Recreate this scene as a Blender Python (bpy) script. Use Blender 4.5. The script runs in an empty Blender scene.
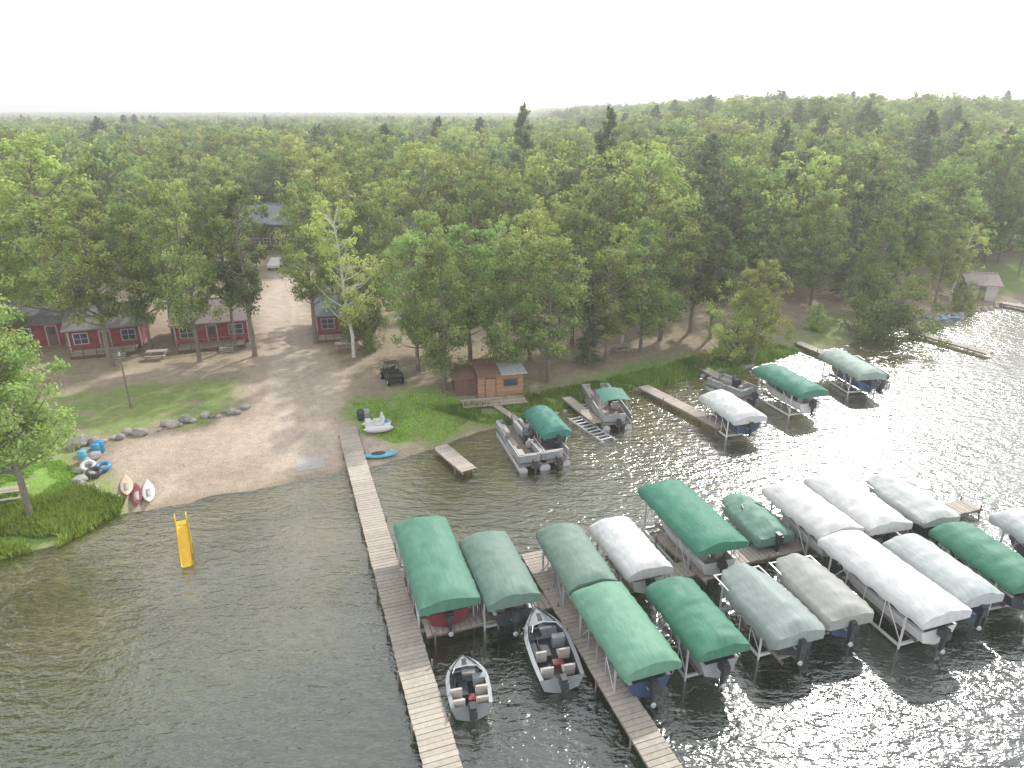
import bpy, math, random
import numpy as np
from mathutils import Vector, Matrix
random.seed(7); RNG=np.random.default_rng(11)
# ------------------------------------------------ camera model
H0=24.0; FP=692.0; P=math.radians(21.5); CP,SP=math.cos(P),math.sin(P)
scene=bpy.context.scene
cd=bpy.data.cameras.new("camera"); cam=bpy.data.objects.new("camera",cd)
scene.collection.objects.link(cam); scene.camera=cam
cam.location=(0,0,H0); cam.rotation_euler=(math.pi/2-P,0,0)
cd.sensor_width=36; cd.lens=36*FP/1024; cd.clip_end=9000; cd.clip_start=0.5
def G0(px,py,z=0.0):
    u=(px-512)/FP; v=(py-384)/FP
    t=(H0-z)/(SP+v*CP)
    return np.array([u*t,t*(CP-v*SP)])
def ztop(Y,py):
    w=(384-py)/FP
    return H0+Y*(w*CP-SP)/(CP+w*SP)
# ------------------------------------------------ terrain
shore_px=[(0,560),(60,546),(125,513),(200,500),(300,480),(345,470),(400,460),(440,446),(500,426),(560,407),(620,392),(680,379),(740,370),(800,352),(850,344),(900,331),(960,318),(1024,300)]
sw=[G0(*p) for p in shore_px]
SX=np.array([-400,-90,-45]+[p[0] for p in sw]+[110,200,500,1500])
SY=np.array([-60,10,28]+[p[1] for p in sw]+[122,175,330,700])
def vnoise(x,y,seed=0):
    x=np.asarray(x,float); y=np.asarray(y,float)
    xi=np.floor(x); yi=np.floor(y); xf=x-xi; yf=y-yi
    def h(a,b):
        s=np.sin(a*127.1+b*311.7+seed*74.7)*43758.5453
        return s-np.floor(s)
    u=xf*xf*(3-2*xf); v=yf*yf*(3-2*yf)
    return (h(xi,yi)*(1-u)+h(xi+1,yi)*u)*(1-v)+(h(xi,yi+1)*(1-u)+h(xi+1,yi+1)*u)*v
def fbm(x,y,seed=0,o=4):
    r=0;a=.5;f=1
    for i in range(o):
        r=r+a*vnoise(np.asarray(x)*f,np.asarray(y)*f,seed+i); a*=.5; f*=2.03
    return r/(1-.5**o)
def sst(x,a,b):
    t=np.clip((np.asarray(x,float)-a)/(b-a),0,1); return t*t*(3-2*t)
def inland(x,y):
    x=np.asarray(x,float);y=np.asarray(y,float)
    return (y-np.interp(x,SX,SY))*0.88+(fbm(x*.35,y*.35,3,3)-.5)*1.3
def hgt(x,y):
    s=inland(x,y)
    land=1.7*(1-np.exp(-np.maximum(s,0)/16))
    hill=10.0*sst(s,18,130)*sst(x,5,100)
    und=(fbm(np.asarray(x)*.05,np.asarray(y)*.05,9,3)-.5)*1.2*sst(s,10,60)
    bed=np.maximum(s*.11,-3.6)
    return np.where(s>0,land+hill+und,bed)
def GT(px,py):
    z=0.0
    for i in range(14):
        p=G0(px,py,z); z=0.5*z+0.5*float(max(hgt(p[0],p[1]),0))
    p=G0(px,py,z); return float(p[0]),float(p[1]),float(hgt(p[0],p[1]))
def polyW(pts): return np.array([GT(*p)[:2] for p in pts])
def pmask(X,Y,pts,soft=1.0):
    W=polyW(pts); n=len(W); d=np.full(X.shape,1e9); ins=np.zeros(X.shape,bool)
    for i in range(n):
        a=W[i];b=W[(i+1)%n]; e=b-a
        wx=X-a[0];wy=Y-a[1]
        t=np.clip((wx*e[0]+wy*e[1])/(e@e+1e-9),0,1)
        d=np.minimum(d,np.hypot(wx-t*e[0],wy-t*e[1]))
        c=((a[1]<=Y)!=(b[1]<=Y))
        xin=a[0]+(Y-a[1])/(b[1]-a[1]+1e-12)*(b[0]-a[0])
        ins^=(c&(X<xin))
    sd=np.where(ins,d,-d)
    return sst(sd,-soft,soft)
# ------------------------------------------------ materials
def nt(mat):
    mat.use_nodes=True; t=mat.node_tree; t.nodes.clear(); return t
def pmat(name,col,rough=.7,var=.12,scale=3.0,metal=0.0,tv=.12,bump=0.0,bscale=20,stretch=None,spec=.5):
    m=bpy.data.materials.new(name); t=nt(m); N=t.nodes; L=t.links
    o=N.new('ShaderNodeOutputMaterial'); b=N.new('ShaderNodeBsdfPrincipled'); L.new(b.outputs[0],o.inputs[0])
    b.inputs['Roughness'].default_value=rough; b.inputs['Metallic'].default_value=metal
    b.inputs['Specular IOR Level'].default_value=spec
    tc=N.new('ShaderNodeTexCoord'); mp=N.new('ShaderNodeMapping'); L.new(tc.outputs['Object'],mp.inputs[0])
    if stretch: mp.inputs['Scale'].default_value=stretch
    n=N.new('ShaderNodeTexNoise'); n.inputs['Scale'].default_value=scale; n.inputs['Detail'].default_value=5; L.new(mp.outputs[0],n.inputs['Vector'])
    a=N.new('ShaderNodeAttribute'); a.attribute_name='tone'
    m1=N.new('ShaderNodeMath'); m1.operation='MULTIPLY_ADD'; L.new(n.outputs[0],m1.inputs[0]); m1.inputs[1].default_value=4*var; m1.inputs[2].default_value=1-2*var-tv
    m2=N.new('ShaderNodeMath'); m2.operation='MULTIPLY_ADD'; L.new(a.outputs['Fac'],m2.inputs[0]); m2.inputs[1].default_value=2*tv; L.new(m1.outputs[0],m2.inputs[2])
    h=N.new('ShaderNodeHueSaturation'); h.inputs['Color'].default_value=(*col,1); L.new(m2.outputs[0],h.inputs['Value']); L.new(h.outputs[0],b.inputs['Base Color'])
    if bump:
        n2=N.new('ShaderNodeTexNoise'); n2.inputs['Scale'].default_value=bscale; L.new(mp.outputs[0],n2.inputs['Vector'])
        bp=N.new('ShaderNodeBump'); bp.inputs['Strength'].default_value=bump; bp.inputs['Distance'].default_value=.05
        L.new(n2.outputs[0],bp.inputs['Height']); L.new(bp.outputs[0],b.inputs['Normal'])
    return m
def leafmat(name,dark,light,trans=.42):
    m=bpy.data.materials.new(name); t=nt(m); N=t.nodes; L=t.links
    o=N.new('ShaderNodeOutputMaterial'); a=N.new('ShaderNodeAttribute'); a.attribute_name='tone'
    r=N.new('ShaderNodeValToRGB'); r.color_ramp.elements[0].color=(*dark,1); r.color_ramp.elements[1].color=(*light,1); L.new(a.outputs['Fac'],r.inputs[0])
    oi=N.new('ShaderNodeObjectInfo')
    h=N.new('ShaderNodeHueSaturation'); L.new(r.outputs[0],h.inputs['Color'])
    mh=N.new('ShaderNodeMapRange'); mh.inputs[3].default_value=.465; mh.inputs[4].default_value=.525; L.new(oi.outputs['Random'],mh.inputs[0]); L.new(mh.outputs[0],h.inputs['Hue'])
    ml=N.new('ShaderNodeMath'); ml.operation='MULTIPLY'; ml.inputs[1].default_value=7.31; L.new(oi.outputs['Random'],ml.inputs[0])
    fr=N.new('ShaderNodeMath'); fr.operation='FRACT'; L.new(ml.outputs[0],fr.inputs[0])
    mv=N.new('ShaderNodeMapRange'); mv.inputs[3].default_value=.75; mv.inputs[4].default_value=1.45; L.new(fr.outputs[0],mv.inputs[0]); L.new(mv.outputs[0],h.inputs['Value'])
    d=N.new('ShaderNodeBsdfDiffuse'); tr=N.new('ShaderNodeBsdfTranslucent'); mx=N.new('ShaderNodeMixShader'); mx.inputs[0].default_value=trans
    L.new(h.outputs[0],d.inputs[0]); L.new(h.outputs[0],tr.inputs[0]); L.new(d.outputs[0],mx.inputs[1]); L.new(tr.outputs[0],mx.inputs[2]); L.new(mx.outputs[0],o.inputs[0])
    return m
M_leaf=leafmat('oak_leaves',(.11,.155,.055),(.36,.46,.16))
M_leaf2=leafmat('light_leaves',(.17,.225,.065),(.48,.58,.20))
M_leafd=leafmat('dark_leaves',(.09,.13,.055),(.29,.38,.17))
M_need=leafmat('needles',(.08,.11,.07),(.25,.32,.18),.2)
M_grass=leafmat('grass_blades',(.16,.26,.05),(.42,.57,.12))
M_bark=pmat('bark',(.20,.17,.14),.9,.25,6)
M_birch=pmat('birch_bark',(.6,.57,.52),.8,.3,8)
M_deck=pmat('weathered_planks',(.40,.355,.30),.8,.14,5,tv=.25)
M_post=pmat('dock_posts',(.22,.19,.17),.8,.2,5)
M_alu=pmat('aluminium',(.54,.56,.58),.4,.08,3,metal=.3)
M_white=pmat('white_paint',(.64,.64,.63),.45,.05,3)
M_dark=pmat('dark_interior',(.05,.055,.06),.6,.1,4)
M_rubber=pmat('rubber',(.02,.02,.02),.85)
M_glass=pmat('window_glass',(.04,.06,.07),.08,.1,2,spec=.9)
M_red=pmat('red_siding',(.27,.06,.06),.75,.15,3,tv=.15,bump=.3)
M_trim=pmat('white_trim',(.5,.48,.45),.6,.05)
M_roofg=pmat('grey_shingles',(.20,.19,.19),.9,.18,5,tv=.1,bump=.5)
M_roofp=pmat('tan_shingles',(.33,.27,.26),.9,.18,5,tv=.1,bump=.5)
M_roofb=pmat('blue_grey_shingles',(.18,.21,.25),.9,.18,5,bump=.5)
M_brick=pmat('tan_brick',(.42,.25,.165),.85,.15,6,tv=.15,bump=.3)
M_brown=pmat('brown_boards',(.20,.11,.08),.8,.15,5)
M_metalroof=pmat('metal_roof',(.45,.46,.46),.5,.12,3)
M_stone=pmat('boulder_stone',(.34,.32,.29),.9,.22,4,bump=.6,bscale=10,tv=.25)
M_seat=pmat('vinyl_seat',(.44,.41,.38),.6)
M_bluep=pmat('blue_plastic',(.05,.26,.46),.4)
M_yellow=pmat('yellow_plastic',(.72,.48,.03),.4)
M_orange=pmat('orange_plastic',(.62,.47,.35),.4)
M_cyan=pmat('cyan_plastic',(.12,.42,.55),.4)
M_hullred=pmat('red_hull',(.22,.05,.06),.3)
M_hullblue=pmat('navy_hull',(.05,.08,.16),.3)
M_hullgrey=pmat('grey_hull',(.31,.33,.34),.35)
M_conc=pmat('concrete',(.44,.41,.37),.85,.1,4)
M_charc=pmat('charcoal_paint',(.05,.055,.06),.4)
def canvas(name,c): return pmat(name,c,.65,.12,1.3,tv=.06,bump=.5,bscale=2.2,stretch=(3,1,1))
# ------------------------------------------------ mesh builder
class MB:
    def __init__(s): s.V=[];s.F=[];s.M=[];s.T=[]
    def add(s,vs,fs,m=0,tone=None):
        o=len(s.V); s.V+= [tuple(v) for v in vs]
        tt=random.random() if tone is None else tone
        for f in fs: s.F.append([i+o for i in f]); s.M.append(m); s.T.append(tt)
    def box(s,cx,cy,cz,sx,sy,sz,m=0,rz=0,tone=None,rx=0,ry=0):
        vs=[]
        R=Matrix.Rotation(rz,3,'Z')@Matrix.Rotation(ry,3,'Y')@Matrix.Rotation(rx,3,'X')
        for z in(-.5,.5):
            for y in(-.5,.5):
                for x in(-.5,.5):
                    v=R@Vector((x*sx,y*sy,z*sz)); vs.append((cx+v.x,cy+v.y,cz+v.z))
        s.add(vs,[(0,2,3,1),(4,5,7,6),(0,1,5,4),(2,6,7,3),(0,4,6,2),(1,3,7,5)],m,tone)
    def tube(s,p0,p1,r0,r1=None,n=8,m=0,cap=True):
        r1=r0 if r1 is None else r1
        p0=Vector(p0);p1=Vector(p1);d=(p1-p0)
        if d.length<1e-6: return
        d.normalize(); a=d.orthogonal().normalized(); b=d.cross(a)
        vs=[]
        for p,r in((p0,r0),(p1,r1)):
            for i in range(n):
                t=2*math.pi*i/n; vs.append(p+a*math.cos(t)*r+b*math.sin(t)*r)
        fs=[(i,(i+1)%n,n+(i+1)%n,n+i) for i in range(n)]
        if cap: fs+= [tuple(range(n))[::-1],tuple(range(n,2*n))]
        s.add(vs,fs,m)
    def path(s,pts,r,n=6,m=0):
        for a,b in zip(pts[:-1],pts[1:]): s.tube(a,b,r,r,n,m)
    def wheel(s,c,r,w,m=0,hub=None):
        c=Vector(c); s.tube(c-Vector((w/2,0,0)),c+Vector((w/2,0,0)),r,r,18,m)
        if hub is not None: s.tube(c-Vector((w/2+.01,0,0)),c+Vector((w/2+.01,0,0)),r*.55,r*.55,12,hub)
    def grid(s,rings,m=0,closed=False,tone=None):
        n=len(rings[0]); vs=[v for r in rings for v in r]; fs=[]
        for j in range(len(rings)-1):
            for i in range(n if closed else n-1):
                k=(i+1)%n; fs.append((j*n+i,j*n+k,(j+1)*n+k,(j+1)*n+i))
        s.add(vs,fs,m,tone)
    def done(s,name,mats,parent=None,loc=(0,0,0),rz=0,smooth=False,bevel=0,rot=None,scale=1):
        me=bpy.data.meshes.new(name); me.from_pydata(s.V,[],s.F)
        for m in mats: me.materials.append(m)
        me.polygons.foreach_set('material_index',s.M)
        at=me.attributes.new('tone','FLOAT','FACE'); at.data.foreach_set('value',s.T)
        if smooth: me.shade_smooth()
        me.validate(); me.update()
        o=bpy.data.objects.new(name,me); scene.collection.objects.link(o)
        if parent: o.parent=parent
        o.location=loc; o.rotation_euler=rot if rot else (0,0,rz); o.scale=(scale,)*3
        if bevel:
            b=o.modifiers.new('bevel','BEVEL'); b.width=bevel; b.segments=2; b.limit_method='ANGLE'
        return o
def empty(name,loc,rz=0):
    e=bpy.data.objects.new(name,None); scene.collection.objects.link(e); e.location=loc; e.rotation_euler=(0,0,rz); e.empty_display_size=.5; return e
# ------------------------------------------------ ground sheet
def axis(segs):
    out=[]
    for a,b,st in segs: out+=list(np.arange(a,b,st))
    out.append(segs[-1][1]); return np.array(out)
xs=axis([(-4000,-1000,500),(-1000,-200,80),(-200,-80,8),(-80,-45,1.5),(-45,50,.5),(50,110,1.2),(110,260,8),(260,1000,80),(1000,4000,500)])
ys=axis([(-400,0,40),(0,30,2),(30,100,.5),(100,150,1.2),(150,400,8),(400,1200,80),(1200,7000,600)])
X,Y=np.meshgrid(xs,ys); Z=hgt(X,Y); S=inland(X,Y)
small=(fbm(X*.8,Y*.8,21,3)-.5)*.10*sst(S,.5,3); Z=Z+small*(np.abs(X)<120)*(Y<160)
nz=fbm(X*.25,Y*.25,5,4); nf=fbm(X*1.3,Y*1.3,8,4)
wx=(fbm(X*.4,Y*.4,31,3)-.5)*3; wy=(fbm(X*.4,Y*.4,41,3)-.5)*3
XX=X+wx; YY=Y+wy
def C(*c): return np.array(c)
col=np.ones(X.shape+(3,))*C(.32,.26,.195)
def blend(mask,c):
    global col
    m=np.clip(mask,0,1)[...,None]; col=col*(1-m)+C(*c)*m
blend(sst(nf,.45,.7)*.6,(.24,.23,.12))
blend(sst(Y,95,130),(.16,.15,.08))
sand=pmask(XX,YY,[(125,512),(345,470),(430,455),(400,440),(350,415),(342,385),(322,345),(306,300),(296,262),(270,262),(262,300),(255,340),(240,372),(250,405),(215,428),(125,440),(95,470)],1.2)
blend(sand,(.45,.37,.295))
blend(sand*sst(nz,.42,.62)*.55,(.36,.285,.22))
blend(sand*sst(fbm(X*.6,Y*.12,55,3),.55,.7)*.5,(.50,.43,.35))
blend(pmask(XX,YY,[(150,500),(290,478),(280,455),(150,470)],1.5)*sst(nf,.35,.6)*.45,(.30,.24,.18))
trk=pmask(X+wx*.3,Y+wy*.3,[(270,470),(335,455),(318,400),(310,350),(300,300),(288,262),(276,262),(275,300),(272,350),(272,400)],1.0)
blend(trk*.7,(.50,.43,.355))
for pa in ([(300,462),(308,462),(296,380),(288,300),(284,262),(281,262),(284,300),(290,380)],[(318,455),(325,454),(310,380),(298,300),(291,262),(289,262),(294,300),(304,380)]):
    blend(pmask(X+wx*.25,Y+wy*.25,pa,.35)*.55,(.36,.285,.215))
blend(pmask(XX,YY,[(100,372),(170,362),(262,352),(262,368),(180,380),(110,392)],.9)*.7,(.40,.33,.26))
for g,cc,k in (([(40,400),(120,385),(190,380),(240,382),(244,402),(200,420),(120,434),(60,445)],(.20,.275,.08),.9),
             ([(-80,470),(20,440),(60,450),(75,465),(98,490),(122,505),(60,540),(-80,600)],(.24,.40,.08),1),
             ([(345,400),(440,388),(490,410),(446,442),(392,446),(352,430)],(.19,.29,.075),1),
             ([(430,405),(560,385),(680,354),(775,340),(800,352),(740,374),(620,394),(500,428)],(.18,.27,.075),1),
             ([(780,330),(840,312),(860,340),(800,350)],(.17,.23,.08),.8),
             ([(940,275),(1030,258),(1060,290),(960,300)],(.18,.26,.08),.9)):
    blend(pmask(XX,YY,g,1.2)*k*sst(nf,.18,.44),cc)
blend((1-sst(np.abs(S),0,.9))*.4,(.27,.22,.15))
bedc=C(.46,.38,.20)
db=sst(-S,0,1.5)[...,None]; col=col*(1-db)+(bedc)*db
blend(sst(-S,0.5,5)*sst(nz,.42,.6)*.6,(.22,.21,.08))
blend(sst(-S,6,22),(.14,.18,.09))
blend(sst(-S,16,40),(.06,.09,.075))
ny,nx=X.shape
V=np.stack([X,Y,Z],-1).reshape(-1,3)
idx=np.arange(nx*ny).reshape(ny,nx)
Fq=np.stack([idx[:-1,:-1],idx[:-1,1:],idx[1:,1:],idx[1:,:-1]],-1).reshape(-1,4)
me=bpy.data.meshes.new('ground'); me.from_pydata(V.tolist(),[],Fq.tolist()); me.shade_smooth()
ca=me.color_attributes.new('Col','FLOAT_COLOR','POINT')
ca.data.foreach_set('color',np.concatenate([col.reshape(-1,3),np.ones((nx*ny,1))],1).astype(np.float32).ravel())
gm=bpy.data.materials.new('ground_soil'); t=nt(gm); N=t.nodes; L=t.links
o=N.new('ShaderNodeOutputMaterial'); b=N.new('ShaderNodeBsdfPrincipled'); b.inputs['Roughness'].default_value=.95; b.inputs['Specular IOR Level'].default_value=.15; L.new(b.outputs[0],o.inputs[0])
a=N.new('ShaderNodeAttribute'); a.attribute_name='Col'
ge=N.new('ShaderNodeNewGeometry')
n1=N.new('ShaderNodeTexNoise'); n1.inputs['Scale'].default_value=1.6; n1.inputs['Detail'].default_value=8; n1.inputs['Roughness'].default_value=.7; L.new(ge.outputs['Position'],n1.inputs['Vector'])
n2=N.new('ShaderNodeTexNoise'); n2.inputs['Scale'].default_value=9; n2.inputs['Detail'].default_value=4; L.new(ge.outputs['Position'],n2.inputs['Vector'])
ad=N.new('ShaderNodeMath'); ad.operation='ADD'; L.new(n1.outputs[0],ad.inputs[0]); L.new(n2.outputs[0],ad.inputs[1])
mr=N.new('ShaderNodeMapRange'); mr.inputs[1].default_value=.6; mr.inputs[2].default_value=1.4; mr.inputs[3].default_value=.62; mr.inputs[4].default_value=1.38; L.new(ad.outputs[0],mr.inputs[0])
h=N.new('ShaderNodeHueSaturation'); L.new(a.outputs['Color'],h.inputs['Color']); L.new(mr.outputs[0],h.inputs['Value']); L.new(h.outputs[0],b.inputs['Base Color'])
bp=N.new('ShaderNodeBump'); bp.inputs['Strength'].default_value=.5; bp.inputs['Distance'].default_value=.10; L.new(ad.outputs[0],bp.inputs['Height']); L.new(bp.outputs[0],b.inputs['Normal'])
me.materials.append(gm)
go=bpy.data.objects.new('ground',me); scene.collection.objects.link(go)
# ------------------------------------------------ water
wm=bpy.data.materials.new('lake_water'); t=nt(wm); N=t.nodes; L=t.links
o=N.new('ShaderNodeOutputMaterial'); ge=N.new('ShaderNodeNewGeometry')
def wv(scale,rz,sx,sy,det):
    mp=N.new('ShaderNodeMapping'); mp.inputs['Rotation'].default_value=(0,0,rz); mp.inputs['Scale'].default_value=(sx,sy,1); L.new(ge.outputs['Position'],mp.inputs[0])
    n=N.new('ShaderNodeTexNoise'); n.inputs['Scale'].default_value=scale; n.inputs['Detail'].default_value=det; n.inputs['Roughness'].default_value=.55; n.inputs['Distortion'].default_value=.3; L.new(mp.outputs[0],n.inputs['Vector']); return n
a1=wv(1.7,math.radians(-3),.55,1.15,3); a2=wv(4.4,math.radians(10),.6,1.1,2); a3=wv(.08,0,1,1.6,2)
s1=N.new('ShaderNodeMath'); s1.operation='MULTIPLY_ADD'; L.new(a2.outputs[0],s1.inputs[0]); s1.inputs[1].default_value=.35; L.new(a1.outputs[0],s1.inputs[2])
am=N.new('ShaderNodeMapRange'); am.inputs[1].default_value=.35; am.inputs[2].default_value=.65; am.inputs[3].default_value=.5; am.inputs[4].default_value=1.1; L.new(a3.outputs[0],am.inputs[0])
bp=N.new('ShaderNodeBump'); bp.inputs['Distance'].default_value=.17; L.new(s1.outputs[0],bp.inputs['Height']); L.new(am.outputs[0],bp.inputs['Strength'])
fr=N.new('ShaderNodeFresnel'); fr.inputs[0].default_value=1.42; L.new(bp.outputs[0],fr.inputs['Normal'])
fa=N.new('ShaderNodeMath'); fa.operation='MULTIPLY_ADD'; fa.use_clamp=True; fa.inputs[1].default_value=2.7; fa.inputs[2].default_value=.06; L.new(fr.outputs[0],fa.inputs[0])
gl=N.new('ShaderNodeBsdfGlossy'); gl.inputs['Roughness'].default_value=.17; gl.inputs[0].default_value=(1,1,1,1); L.new(bp.outputs[0],gl.inputs['Normal'])
tr=N.new('ShaderNodeBsdfTransparent'); tr.inputs[0].default_value=(.88,.91,.80,1)
mx=N.new('ShaderNodeMixShader'); L.new(fa.outputs[0],mx.inputs[0]); L.new(tr.outputs[0],mx.inputs[1]); L.new(gl.outputs[0],mx.inputs[2]); L.new(mx.outputs[0],o.inputs[0])
me=bpy.data.meshes.new('lake_water'); me.from_pydata([(-3990,-390,0),(3990,-390,0),(3990,800,0),(-3990,800,0)],[],[(0,1,2,3)]); me.materials.append(wm)
wo=bpy.data.objects.new('lake_water',me); scene.collection.objects.link(wo)
# ------------------------------------------------ trees
def leaves(rng,C0,N0,size,asp=.62):
    n=len(C0); nr=N0+rng.normal(0,.55,(n,3)); nr/=np.linalg.norm(nr,axis=1)[:,None]+1e-9
    r=rng.normal(0,1,(n,3)); a=np.cross(nr,r); a/=np.linalg.norm(a,axis=1)[:,None]+1e-9; b=np.cross(nr,a)
    s=(size*rng.uniform(.6,1.25,n))[:,None]
    Vv=np.stack([C0+a*s*.5,C0+b*s*asp*.5,C0-a*s*.5,C0-b*s*asp*.5],1).reshape(-1,3)
    return Vv,np.arange(4*n).reshape(n,4)
def fin(name,mb,Vl,Fl,Tl,mats):
    o=len(mb.V); V=mb.V+Vl.tolist(); F=mb.F+(Fl+o).tolist(); M=mb.M+[1]*len(Fl); T=mb.T+Tl.tolist()
    me=bpy.data.meshes.new(name); me.from_pydata(V,[],F)
    for m in mats: me.materials.append(m)
    me.polygons.foreach_set('material_index',M)
    at=me.attributes.new('tone','FLOAT','FACE'); at.data.foreach_set('value',np.clip(T,0,1))
    me.update(); return me
def decid(name,seed,H,R,cb,ncl,nl,ls,lm,bark=None,prof=.7,lean=(0,0),tr=.26):
    rng=np.random.default_rng(seed); random.seed(seed); mb=MB(); bark=bark or M_bark
    K=7; tp=[]
    for k in range(K):
        f=k/(K-1); tp.append(Vector((lean[0]*f*f+rng.normal(0,.12)*f*2,lean[1]*f*f+rng.normal(0,.12)*f*2,H*.86*f)))
    for k in range(K-1): mb.tube(tp[k],tp[k+1],tr*(1-k/K)**.9+.03,tr*(1-(k+1)/K)**.9+.03,7,0,False)
    mb.tube((0,0,-.3),tp[0]+Vector((0,0,.5)),tr*1.6,tr,7,0,False)
    def tz(z):
        f=min(max(z/(H*.86),0),.999)*(K-1); k=int(f); return tp[k].lerp(tp[k+1],f-k)
    ph=rng.uniform(0,6.3,4); Cs=[];Ns=[];Ts=[]
    for i in range(ncl):
        tt=((i+.5)/ncl)**.9; th=rng.uniform(0,2*math.pi); z=cb+(H-cb)*tt
        env=R*max(math.sin(math.pi*(.1+.84*tt)),.05)**prof*(1+.28*math.sin(2*th+ph[0]+3*tt)+.2*math.sin(3*th+ph[1]-4*tt)+.1*math.sin(9*tt+ph[2]))
        rho=math.sqrt(rng.uniform(.12,1)); ax=tz(z)
        c=np.array([ax.x+env*rho*math.cos(th),ax.y+env*rho*math.sin(th),z+rng.normal(0,.3)])
        rc=R*rng.uniform(.17,.33)*(1-.35*tt)
        zz=max(z-.55*env*rho-.5,cb*.75); p=tz(zz)
        mid=p.lerp(Vector(c),.55)+Vector((0,0,-.12*env*rho))
        if rng.random()<.6:
            mb.tube(p,mid,.035+.05*tr/.26*rho*1.2,.045,5,0,False); mb.tube(mid,Vector(c),.045,.015,4,0,False)
        n=int(nl*rng.uniform(.6,1.4)*(rc/(R*.25))**2)
        d=rng.normal(0,1,(n,3)); d/=np.linalg.norm(d,axis=1)[:,None]
        rr=(rng.uniform(0,1,n)**.45)[:,None]
        lob=1+.3*np.sin(d[:,0]*5+ph[3]+i)[:,None]
        pts=c+d*rr*rc*lob*np.array([1,1,.68])
        Cs.append(pts); Ns.append(d*.6+np.array([0,0,.55]))
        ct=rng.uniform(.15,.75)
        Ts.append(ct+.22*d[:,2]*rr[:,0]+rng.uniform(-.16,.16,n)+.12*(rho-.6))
    C0=np.concatenate(Cs);N0=np.concatenate(Ns);T0=np.concatenate(Ts)
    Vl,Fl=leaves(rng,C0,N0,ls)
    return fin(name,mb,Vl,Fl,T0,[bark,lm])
def conifer(name,seed,H,R,cb,nb,per,ls,pine=False):
    rng=np.random.default_rng(seed); random.seed(seed); mb=MB()
    mb.tube((0,0,-.3),(0,0,H*.98),.24,.03,7,0,False)
    Cs=[];Ns=[];Ts=[]
    for i in range(nb):
        tt=(i+rng.uniform(0,1))/nb; z=cb+(H-cb)*tt
        th=rng.uniform(0,2*math.pi)
        Lb=R*((1-tt)**(.55 if pine else .85)*rng.uniform(.55,1.1)+.04)
        dz=(.25 if pine else -.28)*Lb
        e=np.array([Lb*math.cos(th),Lb*math.sin(th),dz])
        mb.tube((0,0,z),(e[0],e[1],z+e[2]),.05,.012,4,0,False)
        n=int(per*(.3+Lb/R)); s=rng.uniform(.12,1,n)**.7
        side=np.array([-math.sin(th),math.cos(th),0])
        w=(.30 if not pine else .36)*Lb*(1.05-s*.75)+.12
        pts=np.array([0,0,z])+s[:,None]*e+side*(rng.normal(0,.6,n)*w)[:,None]+np.array([0,0,1])*(rng.normal(0,.10 if not pine else .22,n))[:,None]
        Cs.append(pts); Ns.append(np.tile([0,0,1.0],(n,1))+e*.15)
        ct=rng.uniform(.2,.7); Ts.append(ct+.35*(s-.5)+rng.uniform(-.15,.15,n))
    C0=np.concatenate(Cs);N0=np.concatenate(Ns);T0=np.concatenate(Ts)
    Vl,Fl=leaves(rng,C0,N0,ls,.4)
    return fin(name,mb,Vl,Fl,T0,[M_bark,M_need])
OAK=[decid('oak_a',1,18,4.6,4.5,120,120,.34,M_leaf),decid('oak_b',2,18,4.0,5.5,105,120,.34,M_leaf,prof=.6),
     decid('oak_c',3,18,5.2,3.5,130,120,.36,M_leaf,prof=.8),decid('maple_d',4,18,4.4,3.5,120,120,.34,M_leaf2,prof=.8),decid('oak_e',5,18,3.6,6,90,120,.33,M_leafd)]
NEAR=decid('near_oak',14,14,4.0,4.6,160,200,.24,M_leaf2,prof=.6,tr=.22)
BIRCH=decid('birch_tree',6,17,3.8,4.5,90,95,.32,M_leaf2,M_birch,lean=(1.2,0),tr=.19)
BUSH=decid('bush_f',7,8,4.2,.3,110,120,.30,M_leaf2,prof=.45,tr=.12)
TALLB=decid('round_bush_g',8,7,4.6,.2,120,120,.30,M_leaf,prof=.4,tr=.12)
SPR=conifer('spruce_a',9,19,3.4,1.5,150,95,.36); PIN=conifer('pine_a',10,22,4.0,7,95,150,.38,True)
fc=bpy.data.collections.new('forest_variants')
fv=[decid('f',20,18,6.2,3,85,62,.60,M_leaf,prof=.6),decid('f',21,18,5.4,4,80,62,.58,M_leaf2,prof=.5),decid('f',22,18,6.4,3,90,62,.62,M_leafd,prof=.6),
    decid('f',23,18,5.0,4,80,62,.56,M_leaf,prof=.5),decid('f',24,18,4.6,4,75,62,.54,M_leafd,prof=.5),decid('f',25,17,6.0,3,85,62,.60,M_leaf2,prof=.6),
    conifer('f',26,20,3.6,2,110,60,.5),conifer('f',27,21,4.4,8,80,80,.55,True)]
for i,m in enumerate(fv):
    ob=bpy.data.objects.new('variant_%02d'%i,m); fc.objects.link(ob)
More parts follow.
